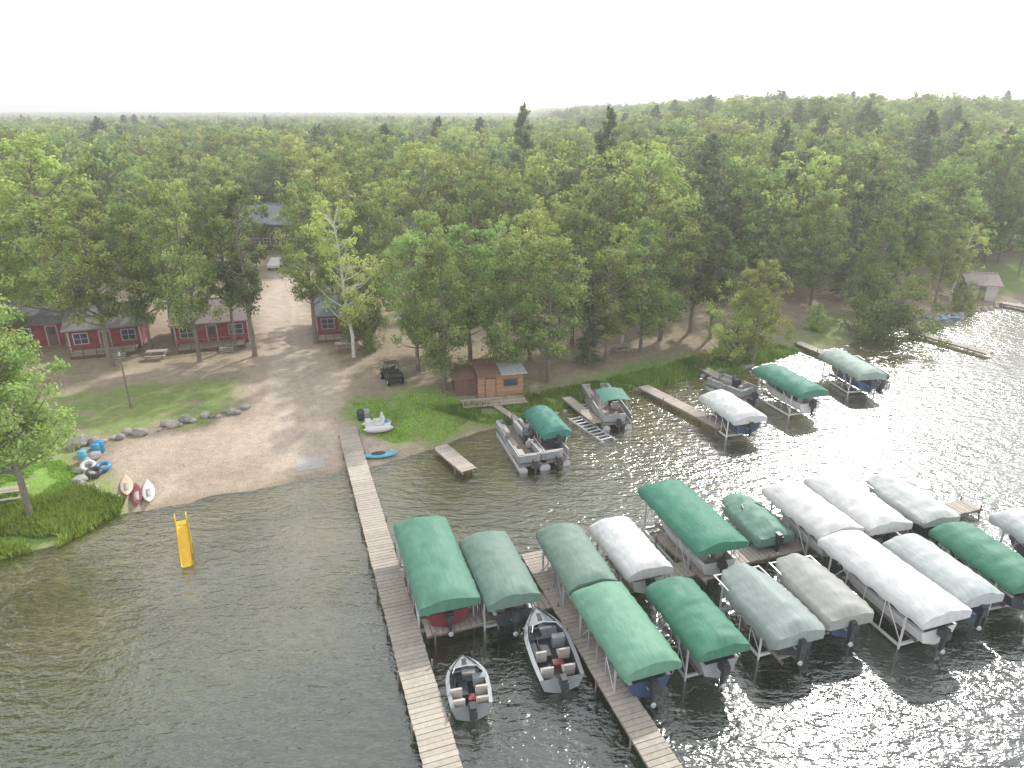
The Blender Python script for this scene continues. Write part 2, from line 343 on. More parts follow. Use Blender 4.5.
def grove(seed,lm):
    rng=np.random.default_rng(seed); mb=MB(); Cs=[];Ns=[];Ts=[]
    mb.tube((0,0,0),(0,0,8),.2,.1,5,0,False)
    for k in range(26):
        cx,cy=rng.uniform(-19,19,2); hh=rng.uniform(13.5,18); R=rng.uniform(3.4,5.4)
        if rng.random()<.12: R*=.5; hh+=1.5
        n=420; d=rng.normal(0,1,(n,3)); d/=np.linalg.norm(d,axis=1)[:,None]; d[:,2]=np.abs(d[:,2])*1.1-.15
        lob=1+.25*np.sin(d[:,0]*6+k)+.2*np.sin(d[:,1]*7+2*k)
        rr=rng.uniform(.6,1,n)*lob
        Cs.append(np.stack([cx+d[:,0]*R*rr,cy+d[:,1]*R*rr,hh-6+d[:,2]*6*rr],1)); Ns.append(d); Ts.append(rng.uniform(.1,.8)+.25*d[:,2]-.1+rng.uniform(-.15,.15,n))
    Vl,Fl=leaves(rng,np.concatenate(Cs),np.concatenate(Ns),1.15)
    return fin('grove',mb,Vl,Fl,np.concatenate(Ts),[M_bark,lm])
for i in range(4):
    ob=bpy.data.objects.new('zgrove_%02d'%i,grove(40+i,[M_leaf,M_leaf2,M_leafd,M_leaf][i])); fc.objects.link(ob)
NV=8
RW=polyW([(255,415),(330,415),(318,360),(305,300),(303,255),(300,235),(255,235),(258,262),(250,300),(245,360)])
def inpoly(x,y,W):
    ins=False;n=len(W)
    for i in range(n):
        a=W[i];b=W[(i+1)%n]
        if (a[1]<=y)!=(b[1]<=y) and x<a[0]+(y-a[1])/(b[1]-a[1])*(b[0]-a[0]): ins=not ins
    return ins
EX=[(*GT(95,350)[:2],12),(*GT(215,345)[:2],10),(*GT(340,335)[:2],7),(*GT(275,247)[:2],13),(*GT(412,252)[:2],7),(*GT(975,300)[:2],9)]
pts=[];rots=[];scl=[];ids=[]
def yfront(x):
    return np.interp(x,[-60,-34,-30,-10,-6,0,20,26,34,60,110],[96,96,102,98,84,82,82,82,86,97,135])
y=76.0
rg=np.random.default_rng(77)
while y<470:
    sp=7.2 if y<220 else 8.4
    x=-(.80*y+25)
    while x<.80*y+25:
        jx=x+rg.uniform(-.42,.42)*sp; jy=y+rg.uniform(-.42,.42)*sp
        x+=sp
        if jy<yfront(jx) or inland(jx,jy)<4: continue
        if inpoly(jx,jy,RW): continue
        if any((jx-e[0])**2+(jy-e[1])**2<e[2]**2 for e in EX): continue
        cl=vnoise(jx*.03,jy*.03,4)
        pc=.04+.25*(cl>.6)
        k=int(rg.choice([6,7,7])) if rg.random()<pc else int(rg.choice([0,1,1,2,3,4,5,0,1,3,5,5]))
        s=rg.uniform(.66,1.06)*(1 if k<6 else .95)
        pts.append((jx,jy,float(hgt(jx,jy))-.1)); rots.append(rg.uniform(0,6.28)); scl.append(s); ids.append(k)
    y+=sp
y=480.0
while y<2600:
    sp=30 if y<1300 else 45
    x=-(.85*y+60)
    while x<.85*y+60:
        jx=x+rg.uniform(-.3,.3)*sp; jy=y+rg.uniform(-.3,.3)*sp; x+=sp
        if inland(jx,jy)<20: continue
        pts.append((jx,jy,float(hgt(jx,jy))-.5)); rots.append(rg.uniform(0,6.28)); scl.append(rg.uniform(.88,1.1)*(sp/30)**.3*(.93 if jx<.1*jy else 1)); ids.append(NV+int(rg.integers(0,4)))
    y+=sp
me=bpy.data.meshes.new('forest'); me.from_pydata(pts,[],[])
for nme,arr,ty in (('rot',rots,'FLOAT'),('scl',scl,'FLOAT'),('idx',ids,'INT')):
    at=me.attributes.new(nme,ty,'POINT'); at.data.foreach_set('value',arr)
fo=bpy.data.objects.new('forest',me); scene.collection.objects.link(fo)
ng=bpy.data.node_groups.new('forest_scatter','GeometryNodeTree')
ng.interface.new_socket('Geometry',in_out='INPUT',socket_type='NodeSocketGeometry'); ng.interface.new_socket('Geometry',in_out='OUTPUT',socket_type='NodeSocketGeometry')
N=ng.nodes;L=ng.links
gi=N.new('NodeGroupInput');gq=N.new('NodeGroupOutput');ip=N.new('GeometryNodeInstanceOnPoints');ci=N.new('GeometryNodeCollectionInfo')
ci.inputs['Collection'].default_value=fc; ci.inputs['Separate Children'].default_value=True; ci.inputs['Reset Children'].default_value=True
def na(n,ty):
    q=N.new('GeometryNodeInputNamedAttribute'); q.data_type=ty; q.inputs[0].default_value=n; return q.outputs[0]
cx=N.new('ShaderNodeCombineXYZ'); L.new(na('rot','FLOAT'),cx.inputs[2])
L.new(gi.outputs[0],ip.inputs['Points']);L.new(ci.outputs[0],ip.inputs['Instance']);ip.inputs['Pick Instance'].default_value=True
L.new(na('idx','INT'),ip.inputs['Instance Index']);L.new(cx.outputs[0],ip.inputs['Rotation']);L.new(na('scl','FLOAT'),ip.inputs['Scale']);L.new(ip.outputs[0],gq.inputs[0])
md=fo.modifiers.new('scatter','NODES'); md.node_group=ng
HT={id(m):h for m,h in [(OAK[0],18),(OAK[1],18),(OAK[2],18),(OAK[3],18),(OAK[4],18),(BIRCH,17),(BUSH,8),(TALLB,7),(SPR,19),(PIN,22),(NEAR,14)]}
def tree(name,px,py,top,mesh,wid=1.0,rz=None):
    x,y,z=GT(px,py); hh=ztop(y,top)-z; s=hh/HT[id(mesh)]
    o=bpy.data.objects.new(name,mesh); scene.collection.objects.link(o)
    o.location=(x,y,z-.05); o.scale=(s*wid,s*wid,s); o.rotation_euler=(0,0,random.uniform(0,6.28) if rz is None else rz); return o
random.seed(5)
tree('oak_tree',32,522,298,NEAR,.88)
tree('oak_tree',-40,500,290,NEAR,1.1)
tree('oak_tree',112,366,195,OAK[1],1.0); tree('maple_tree',70,345,140,OAK[3],1.05); tree('oak_tree',152,352,205,OAK[0],.8)
tree('oak_tree',8,352,195,OAK[3],1.0); tree('maple_tree',22,330,170,OAK[3],1.0)
tree('oak_tree',200,362,185,OAK[0],.8); tree('oak_tree',236,348,190,OAK[1],.8); tree('oak_tree',255,356,188,OAK[4],.95)
tree('oak_tree',175,338,180,OAK[1],1.0)
tree('oak_tree',316,343,186,OAK[1],.9); tree('birch_tree',354,357,200,BIRCH,1.0,2.8); tree('bush',366,350,282,TALLB,.45)
tree('oak_tree',335,318,215,OAK[4],.9); tree('oak_tree',375,330,205,OAK[0],.9)
tree('oak_tree',445,390,245,OAK[2],.9); tree('oak_tree',418,372,235,OAK[0],.95); tree('oak_tree',470,372,225,OAK[1],1.1)
tree('oak_tree',432,352,215,OAK[2],.9)
tree('oak_tree',508,384,245,OAK[2],.8); tree('oak_tree',548,382,240,OAK[0],1.05); tree('oak_tree',530,360,215,OAK[3],1.0)
tree('spruce_tree',588,366,275,SPR,1.0); tree('oak_tree',605,362,250,OAK[0],1.0); tree('oak_tree',572,346,210,OAK[0],1.1)
tree('oak_tree',640,352,222,OAK[2],.95); tree('oak_tree',660,340,205,OAK[0],1.1); tree('oak_tree',690,332,215,OAK[1],1.1); tree('oak_tree',710,338,225,OAK[4],1.1)
tree('birch_tree',622,345,228,BIRCH,.9); tree('birch_tree',492,352,220,BIRCH,.9)
tree('maple_tree',752,366,262,OAK[3],1.05); tree('maple_tree',735,360,290,BUSH,.8)
tree('oak_tree',770,322,215,OAK[4],1.1); tree('oak_tree',810,305,195,OAK[2],1.0); tree('spruce_tree',842,300,200,SPR,1)
tree('round_bush',886,338,276,TALLB,1.0); tree('oak_tree',870,318,222,OAK[2],.9)
tree('oak_tree',935,303,215,OAK[1],.9); tree('bush',962,312,285,TALLB,.7)
tree('birch_tree',950,300,225,BIRCH,1.1); tree('pine_tree',1018,276,185,PIN,1.0); tree('oak_tree',985,262,140,OAK[2],.9); tree('oak_tree',905,285,195,OAK[0],1)
tree('pine_tree',1040,285,130,PIN,.9); tree('pine_tree',523,262,106,PIN,.9); tree('pine_tree',602,262,108,PIN,.9); tree('bush',815,330,305,BUSH,.8); tree('bush',700,372,352,TALLB,.6)
def grass(name,poly,n,hh,seed,mat=M_grass):
    rng=np.random.default_rng(seed); W=polyW(poly); lo=W.min(0);hi=W.max(0); P0=[]
    while len(P0)<n:
        x,y=rng.uniform(lo,hi)
        if inpoly(x,y,W) and inland(x,y)>-.3 and fbm(x*.8,y*.8,2,2)>.32: P0.append((x,y))
    P0=np.array(P0); z=hgt(P0[:,0],P0[:,1]); n=len(P0)
    th=rng.uniform(0,6.28,n); w=rng.uniform(.05,.11,n); hgh=hh*rng.uniform(.4,1.2,n)*(.5+fbm(P0[:,0]*.9,P0[:,1]*.9,6,2))
    a=np.stack([P0[:,0]-np.cos(th)*w,P0[:,1]-np.sin(th)*w,z-.03],1);b=np.stack([P0[:,0]+np.cos(th)*w,P0[:,1]+np.sin(th)*w,z-.03],1)
    lean=rng.normal(0,.35,(n,2))*hgh[:,None]
    c=np.stack([P0[:,0]+lean[:,0],P0[:,1]+lean[:,1],z+hgh],1)
    V=np.stack([a,b,c],1).reshape(-1,3);F=np.arange(3*n).reshape(n,3)
    me=fin(name,MB(),V,F,np.clip(rng.normal(.6,.2,n)+(fbm(P0[:,0]*.5,P0[:,1]*.5,16,2)-.5)*1.2,0,1),[mat,mat]); o=bpy.data.objects.new(name,me); scene.collection.objects.link(o)
grass('shoreline_weeds',[(-60,525),(30,505),(80,490),(124,503),(120,514),(60,547),(-60,580)],28000,.6,1)
grass('shoreline_grass',[(430,410),(560,390),(680,362),(775,345),(800,352),(740,372),(620,393),(500,428)],16000,.42,2)
grass('lawn_grass',[(352,403),(440,393),(482,412),(440,440),(392,443),(360,430)],7000,.13,3)
grass('lawn_grass',[(-40,470),(60,460),(98,490),(60,530),(-40,560)],9000,.2,4)
import bmesh
def rocks(name,plist,seed):
    rng=np.random.default_rng(seed); mb=MB()
    for (px,py,r) in plist:
        x,y,z=GT(px,py); bm=bmesh.new(); bmesh.ops.create_icosphere(bm,subdivisions=2,radius=1)
        k=rng.uniform(0,50); sx,sy,sz=r*rng.uniform(.8,1.3),r*rng.uniform(.8,1.2),r*rng.uniform(.55,.85)
        vs=[]
        for v in bm.verts:
            d=1+.35*(float(fbm(v.co.x*1.3+k,v.co.y*1.3+v.co.z*1.7+k,2,2))-.5)*1.6
            vs.append((x+v.co.x*sx*d,y+v.co.y*sy*d,z+sz*.45+v.co.z*sz*d))
        mb.add(vs,[[v.index for v in f.verts] for f in bm.faces],0,rng.random()); bm.free()
    mb.done(name,[M_stone],smooth=False)
rl=[]
for i in range(27):
    f=i/26; px=75+f*170; py=447-37*f+math.sin(i*2.1)*2
    if i in(5,11,12,19): continue
    rl.append((px,py,random.uniform(.22,.5)))
rl[0]=(78,446,.8); rl[1]=(86,455,.55)
for i in range(8): rl.append((86+random.uniform(-5,8),458+i*4.5,random.uniform(.25,.5)))
for i in range(6): rl.append((118+random.uniform(-3,3)-i*2,498+i*2.5,random.uniform(.12,.22)))
rocks('rock_border',rl,3)
rocks('rock_border',[(700+i*6+random.uniform(-3,3),376-i*1.1,random.uniform(.2,.35)) for i in range(10)]+[(930+i*6,322-i*1.3,random.uniform(.3,.5)) for i in range(14)]+[(520+i*9,424-i*2.7,random.uniform(.15,.28)) for i in range(9)],4)
# ------------------------------------------------ docks
def dock(name,p0,p1,w,z=.5,plank=.28,posts=3.2,land=False):
    p0=np.array(p0,float);p1=np.array(p1,float); d=p1-p0; Ln=float(np.linalg.norm(d)); a=math.atan2(d[1],d[0])
    mb=MB(); n=int(Ln/plank)
    for i in range(n):
        mb.box((i+.5)*plank,random.uniform(-.02,.02),z+random.uniform(-.008,.008),plank-.03,w,.05,0,tone=.35*random.random()+.65*float(vnoise(i*.12,3.3,7)))
    for s in(-1,1):
        mb.box(Ln/2,s*(w/2-.06),z-.105,Ln,.06,.15,1)
    k=0.4
    while k<Ln:
        for s in(-1,1):
            if random.random()<.93: mb.tube((k,s*(w/2+.06),-2.4),(k,s*(w/2+.06),z+random.uniform(.05,.45)),.045,.045,6,1)
        mb.box(k,0,z-.2,.08,w,.1,1); k+=posts
    return mb.done(name,[M_deck,M_post],loc=(p0[0],p0[1],0),rz=a)
def D(name,a,b,w,z=.5): dock(name,G0(*a,z),G0(*b,z),w,z)
pa=G0(344,418,.5); pb=G0(416,672,.5); dm=pb-pa; pe=pb+dm*.55
dock('wooden_dock',pa,pe,1.45)
dv=dm/np.linalg.norm(dm); ev=np.array([-dv[1],dv[0]])
if ev[0]<0: ev=-ev
ws=G0(424,628,.5); wdir=G0(535,603,.5)-ws; wdir/=np.linalg.norm(wdir)
dock('wooden_dock',ws,ws+wdir*36,1.25,.51)
dock('wooden_dock',G0(531,553,.5),G0(606,672,.5)+dv*6,1.25,.52)
dock('wooden_dock',G0(662,533,.5),G0(716,580,.5),1.3,.52)
dock('wooden_dock',G0(782,517,.5),G0(832,556,.5),1.2,.52)
dock('wooden_dock',G0(905,515,.5),G0(955,545,.5),1.2,.52)
dock('wooden_dock',G0(745,615,.5),G0(790,660,.5),.9,.52)
dock('wooden_dock',G0(868,590,.5),G0(905,625,.5),.9,.52)
D('small_dock',(440,446),(470,471),1.2)
D('shore_dock',(643,386),(724,427),1.2); D('shore_dock',(566,397),(600,424),.9); D('shore_dock',(494,404),(516,419),.6)
D('shore_dock',(702,367),(742,390),1.0); D('shore_dock',(798,342),(884,378),1.1); D('shore_dock',(912,331),(990,353),1.2); D('shore_dock',(1000,302),(1045,310),1.3)
def ramp(a,b):
    p0=G0(*a,.2);p1=G0(*b,.2);d=p1-p0;Ln=float(np.linalg.norm(d));mb=MB()
    for s in(-.55,.55): mb.box(Ln/2,s,.25,Ln,.08,.1,0)
    for i in range(int(Ln/.55)): mb.tube((i*.55+.2,-.52,.27),(i*.55+.2,.52,.27),.05,.05,8,0)
    for k in(.3,Ln/2,Ln-.3):
        for s in(-.62,.62): mb.tube((k,s,-1.5),(k,s,.4),.035,.035,6,0)
    mb.done('boat_roller_ramp',[M_alu],loc=(p0[0],p0[1],0),rz=math.atan2(d[1],d[0]))
ramp((574,418),(610,442)); ramp((582,405),(604,418))
# ------------------------------------------------ boats
def hull(mb,L,B,z0,D_,m,mdeck,mint):
    rings=[];inner=[];n=16
    for j in range(n+1):
        t=j/n; y=-L/2+L*t
        b=B/2*(1-max(0,(t-.45)/.55)**2.4)*(.93+.07*min(1,t*4)); b=max(b,.03)
        kz=z0+D_*.85*max(0,(t-.72)/.28)**2; gz=z0+D_*(1+.18*t*t)
        rings.append([(-b,y,gz),(-b*.97,y,gz-.12),(-b*.78,y,z0+D_*.32+(kz-z0)*.6),(0,y,kz),(b*.78,y,z0+D_*.32+(kz-z0)*.6),(b*.97,y,gz-.12),(b,y,gz)])
        bi=b*.82; fl=(z0+D_*.38) if t<.72 else gz-.05
        inner.append([(-b,y,gz),(-bi,y,gz+.02),(-bi*.95,y,fl),(bi*.95,y,fl),(bi,y,gz+.02),(b,y,gz)])
    mb.grid(rings,m,tone=.5)
    for k in range(n):
        for q,mm in((0,mdeck),(1,mint),(2,mint if k<11 else mdeck),(3,mint),(4,mdeck)):
            mb.add([inner[k][q],inner[k][q+1],inner[k+1][q+1],inner[k+1][q]],[(0,1,2,3)],mm,.5)
    mb.add(rings[0],[tuple(range(7))],m,.4)
def outboard(mb,y,z,m,mh):
    mb.box(0,y-.28,z+.35,.32,.5,.42,m); mb.box(0,y-.26,z+.62,.26,.38,.12,m); mb.box(0,y-.3,z-.25,.12,.2,.8,m); mb.box(0,y-.05,z+.1,.28,.14,.25,mh)
    mb.tube((0,y-.42,z-.6),(0,y-.5,z-.6),.14,.1,8,mh)
def motorboat(name,loc,rz,L=6,B=2.3,hm=M_white,open_=False,cover=None):
    mb=MB(); hull(mb,L,B,0,.95,0,1,2)
    outboard(mb,-L/2,.55,3,4)
    for y,x in((-L*.12,-.55),(-L*.12,.55),(-L*.34,-.5),(-L*.34,.5)):
        mb.box(x,y,.62,.5,.5,.18,5); mb.box(x,y-.24,.88,.5,.1,.5,5)
    mb.box(.55,L*.05,.72,.6,.3,.6,1)
    w=[(-B*.36,L*.1,.98),(-B*.28,L*.2,.98),(0,L*.23,.98),(B*.28,L*.2,.98),(B*.36,L*.1,.98)]
    top=[(x*.92,y-.22,z+.42) for x,y,z in w]; mb.grid([w,top],6)
    mb.path(top,.02,5,4)
    if open_:
        mb.box(0,L*.3,.83,.9,.8,.06,5); mb.tube((.2,L*.42,1),(.5,L*.35,1.0),.05,.04,6,3); mb.box(-.2,-L*.05,.55,.4,.8,.3,2); mb.box(0,L*.36,1.0,.2,.5,.1,3)
        mb.box(-.7,-L*.02,.6,.25,1.1,.35,3); mb.box(.2,-L*.22,.5,.5,.35,.25,7); mb.box(-.35,L*.17,.88,.35,.5,.12,3); mb.path([(-.75,L*.3,1.05),(-.5,L*.05,1.12),(-.62,-L*.2,1.05)],.015,4,3)
    return mb.done(name,[hm,M_hullgrey if open_ else M_white,M_dark if open_ else M_seat,M_charc,M_alu,M_seat,M_glass,M_hullred],loc=loc,rz=rz)
def canopy(mb,w,L,zb,rise,skirt,m,kind='arch',seed=0):
    rings=[];n=40;na_=15
    for j in range(n+1):
        t=j/n; y=-L/2+L*t; e=min(1,min(t,1-t)/.09); e=math.sin(e*math.pi/2)
        ww=w/2*(1-.02*(1-e)); rr=rise*(.45+.55*e); zz=zb
        bows=5 if kind=='arch' else 4; sag=.085*abs(math.sin(math.pi*t*bows))*(1 if kind=='arch' else 1.3)
        if kind=='cover':
            ww=w/2*(1-.42*max(0,(t-.55)/.45)**2)*(.88+.12*e); rr=rise*(.25+.75*e)*(1-.25*abs(2*t-1)**2)
        ring=[(-ww*1.0,y,zz-skirt*(1+.15*math.sin(t*37+seed))),(-ww*1.01,y,zz-skirt*.5)]
        for i in range(na_):
            a=-1+2*i/(na_-1)
            pr=(1-abs(a)**2.3) if kind=='arch' else (1-abs(a)**1.5)
            nz_=.07*(float(vnoise(a*3+seed,t*14+seed,seed))-.5)*2*(1-.4*abs(a))+.03*math.sin(9*t*6.28+a*5+seed)*abs(a)**3
            ring.append((ww*a,y,zz+rr*pr-sag*(1-a*a)*.8+nz_))
        ring+=[(ww*1.01,y,zz-skirt*.5),(ww*1.0,y,zz-skirt*(1+.15*math.sin(t*31+seed)))]
        rings.append(ring)
    mb.grid(rings,m,tone=.5)
    mb.add(rings[0],[tuple(range(len(rings[0])))],m,.35); mb.add(rings[-1],[tuple(range(len(rings[0])))[::-1]],m,.35)
cid=[0]
def lift(a,b,w,colr,z=2.8,kind='arch',boat=True,hm=None,extra=0,name='boat_lift',skirt=.34,rise=.62,white=False):
    cid[0]+=1
    A=G0(*a,z);B=G0(*b,z); c=(A+B)/2; Ln=float(np.linalg.norm(A-B))+extra; d=(A-B)/np.linalg.norm(A-B)
    d=d*.5-dv*.5; d/=np.linalg.norm(d)
    rz=math.atan2(d[1],d[0])-math.pi/2
    e=empty(name,(c[0],c[1],0),rz)
    zb=z-rise*.75
    mb=MB(); canopy(mb,w,Ln,zb,rise,skirt,0,kind,cid[0]); mb.done('canopy',[canvas('canopy_fabric',colr)],e,smooth=True)
    fr=MB(); hx=w/2-.12; hy=Ln/2-1.0
    for sx in(-1,1):
        for sy in(-1,1):
            fr.tube((sx*hx,sy*hy,-2.0),(sx*hx,sy*hy,zb-.05),.06,.06,6,0)
            fr.box(sx*hx,sy*hy,-1.9,.4,.4,.06,0)
        fr.box(sx*hx,0,zb-.05,.06,Ln-.3,.06,0); fr.box(sx*hx,0,.18,.09,2*hy,.12,0); fr.box(sx*.55,0,.42,.14,2*hy+.4,.12,1)
        for k in range(1,4): fr.tube((sx*hx,-hy+k*hy/2,.2),(sx*hx,-hy+k*hy/2,zb-.05),.025,.025,5,0)
        fr.tube((sx*hx,-hy,.4),(sx*hx,-hy+1.3,zb-.1),.025,.025,5,0); fr.tube((sx*hx,hy,.4),(sx*hx,hy-1.3,zb-.1),.025,.025,5,0)
    for sy in(-1,1): fr.box(0,sy*hy,.25,2*hx,.1,.14,0); fr.box(0,sy*(Ln/2-.2),zb-.05,2*hx,.05,.05,0)
    R_=.38; pr=[(hx+.12,-hy+R_*math.cos(q*math.pi/6),1.15+R_*math.sin(q*math.pi/6)) for q in range(13)]; fr.path(pr,.02,5,0)
    for q in range(0,12,3): fr.tube((hx+.12,-hy,1.15),pr[q],.015,.015,4,0)
    fr.done('lift_frame',[M_white if white else M_alu,M_post],e)
    if boat: motorboat('motorboat',(c[0],c[1],.5),rz,min(Ln-.5,6.4),min(w-.6,2.3),hm or random.choice([M_white,M_hullblue,M_hullgrey,M_charc]))
    return e
GRN=(.05,.20,.135)
lift((420,514),(449,596),3.0,(.085,.22,.155),hm=M_hullred)
lift((483,529),(514,592),2.7,(.14,.225,.185),hm=M_charc)
lift((560,521),(592,578),2.6,(.15,.23,.19),hm=M_white)
lift((610,515),(652,565),2.6,(.57,.58,.57),z=2.5)
lift((662,478),(724,540),3.1,GRN,z=3.0)
lift((735,489),(777,531),2.5,(.14,.26,.21),z=1.9,kind='cover',skirt=.5)
lift((784,479),(843,526),2.9,(.57,.57,.55))
lift((828,470),(890,520),2.9,(.59,.59,.58))
lift((880,470),(943,513),2.8,(.46,.49,.47),z=2.5,kind='cover')
lift((597,580),(655,661),2.75,(.13,.29,.20),z=2.7)
lift((670,575),(726,643),2.6,(.06,.20,.135),z=2.7)
lift((737,558),(803,625),2.9,(.27,.32,.305),z=2.5,kind='cover',skirt=.55,rise=.8,white=True)
lift((792,548),(852,609),2.7,(.33,.34,.31),z=2.4,kind='cover',skirt=.5,rise=.7)
lift((842,528),(950,609),2.9,(.60,.60,.595),white=True)
lift((906,532),(983,592),2.6,(.43,.47,.46),z=2.5)
lift((955,519),(1035,578),2.7,(.055,.20,.13),z=2.7)
lift((1015,506),(1095,560),2.7,(.45,.48,.47),z=2.7)
lift((538,405),(558,428),2.3,(.05,.20,.15),z=2.3)
lift((716,389),(751,414),2.9,(.58,.59,.58),z=2.4,white=True)
lift((767,363),(815,388),2.9,(.055,.21,.155),z=2.9,white=True)
lift((838,349),(868,371),2.9,(.27,.36,.32),z=2.6,white=True)
def pontoon(a,b,w=2.5,top=None,name='pontoon_boat'):
    A=G0(*a,.6);B=G0(*b,.6);c=(A+B)/2;Ln=float(np.linalg.norm(A-B));d=(A-B)/Ln; rz=math.atan2(d[1],d[0])-math.pi/2
    mb=MB()
    for sx in(-1,1):
        mb.tube((sx*w*.36,-Ln/2,.1),(sx*w*.36,Ln/2-.5,.1),.3,.3,14,0); mb.tube((sx*w*.36,Ln/2-.5,.1),(sx*w*.36,Ln/2+.15,.25),.3,.05,14,0)
    mb.box(0,0,.45,w,Ln-.2,.1,1)
    hy=Ln/2-.35
    def rail(x0,y0,x1,y1):
        cx,cy=(x0+x1)/2,(y0+y1)/2; lx=abs(x1-x0);ly=abs(y1-y0)
        mb.box(cx,cy,.83,max(lx,.03),max(ly,.03),.5,2); mb.box(cx,cy,1.14,max(lx,.06)+.02,max(ly,.06)+.02,.05,0)
    for sx in(-1,1):
        rail(sx*(w/2-.05),-hy,sx*(w/2-.05),-.4); rail(sx*(w/2-.05),.5,sx*(w/2-.05),hy)
    rail(-w/2+.1,hy,-.45,hy); rail(.45,hy,w/2-.1,hy); rail(-w/2+.1,-hy,.3,-hy)
    for sx in(-1,1):
        mb.box(sx*(w/2-.42),hy-.95,.7,.6,1.6,.36,3); mb.box(sx*(w/2-.18),hy-.95,.98,.14,1.6,.4,3)
    mb.box(-w/2+.42,-hy+.9,.7,.6,1.5,.36,3); mb.box(-w/2+.18,-hy+.9,.98,.14,1.5,.4,3); mb.box(0,-hy+.4,.7,w*.6,.55,.36,3); mb.box(0,-hy+.15,.98,w*.6,.14,.4,3)
    mb.box(.6,0,.9,.6,.5,.8,4); mb.box(.55,-.75,.75,.5,.5,.3,3); mb.box(.55,-1.0,1.05,.5,.1,.4,3); mb.add([(.3,.25,1.3),(.9,.25,1.3),(.9,.35,1.6),(.3,.35,1.6)],[(0,1,2,3)],5)
    outboard(mb,-Ln/2,.35,4,0)
    if top:
        for sx in(-1,1):
            for y0,y1 in((-hy+.9,-hy+.2),(-hy+.9,-hy+1.2),(-hy+.9,-hy+2.4)): mb.tube((sx*(w/2-.05),y0,1.14),(sx*(w/2-.1),y1,2.3),.02,.02,5,0)
        rings=[[( (w/2-.1)*q,-hy+.1+2.6*k/6,2.32+.18*(1-q*q)-.02*(k%2)) for q in(-1,-.75,-.5,-.25,0,.25,.5,.75,1)] for k in range(7)]
        mb.grid(rings,6,tone=.5)
    return mb.done(name,[M_alu,M_post,M_hullgrey,M_seat,M_charc,M_glass,canvas('bimini_canvas',top or (.1,.1,.1))],loc=(c[0],c[1],0),rz=rz)
pontoon((507,424),(534,464),2.1); pontoon((524,423),(557,460),2.2)
pontoon((594,388),(618,423),2.5,(.05,.19,.14)); pontoon((712,380),(752,396),2.3); pontoon((845,360),(880,382),2.3)
for a,b,hm,L_ in (((536,612),(562,680),M_hullgrey,6.2),((463,660),(472,708),M_hullgrey,4.6)):
    A=G0(*a,.7);B=G0(*b,.7);d=A-B;c=(A+B)/2
    motorboat('fishing_boat',(c[0],c[1],-.1),math.atan2(d[1],d[0])-math.pi/2,float(np.linalg.norm(d)),2.2 if L_>5 else 1.9,hm,True)
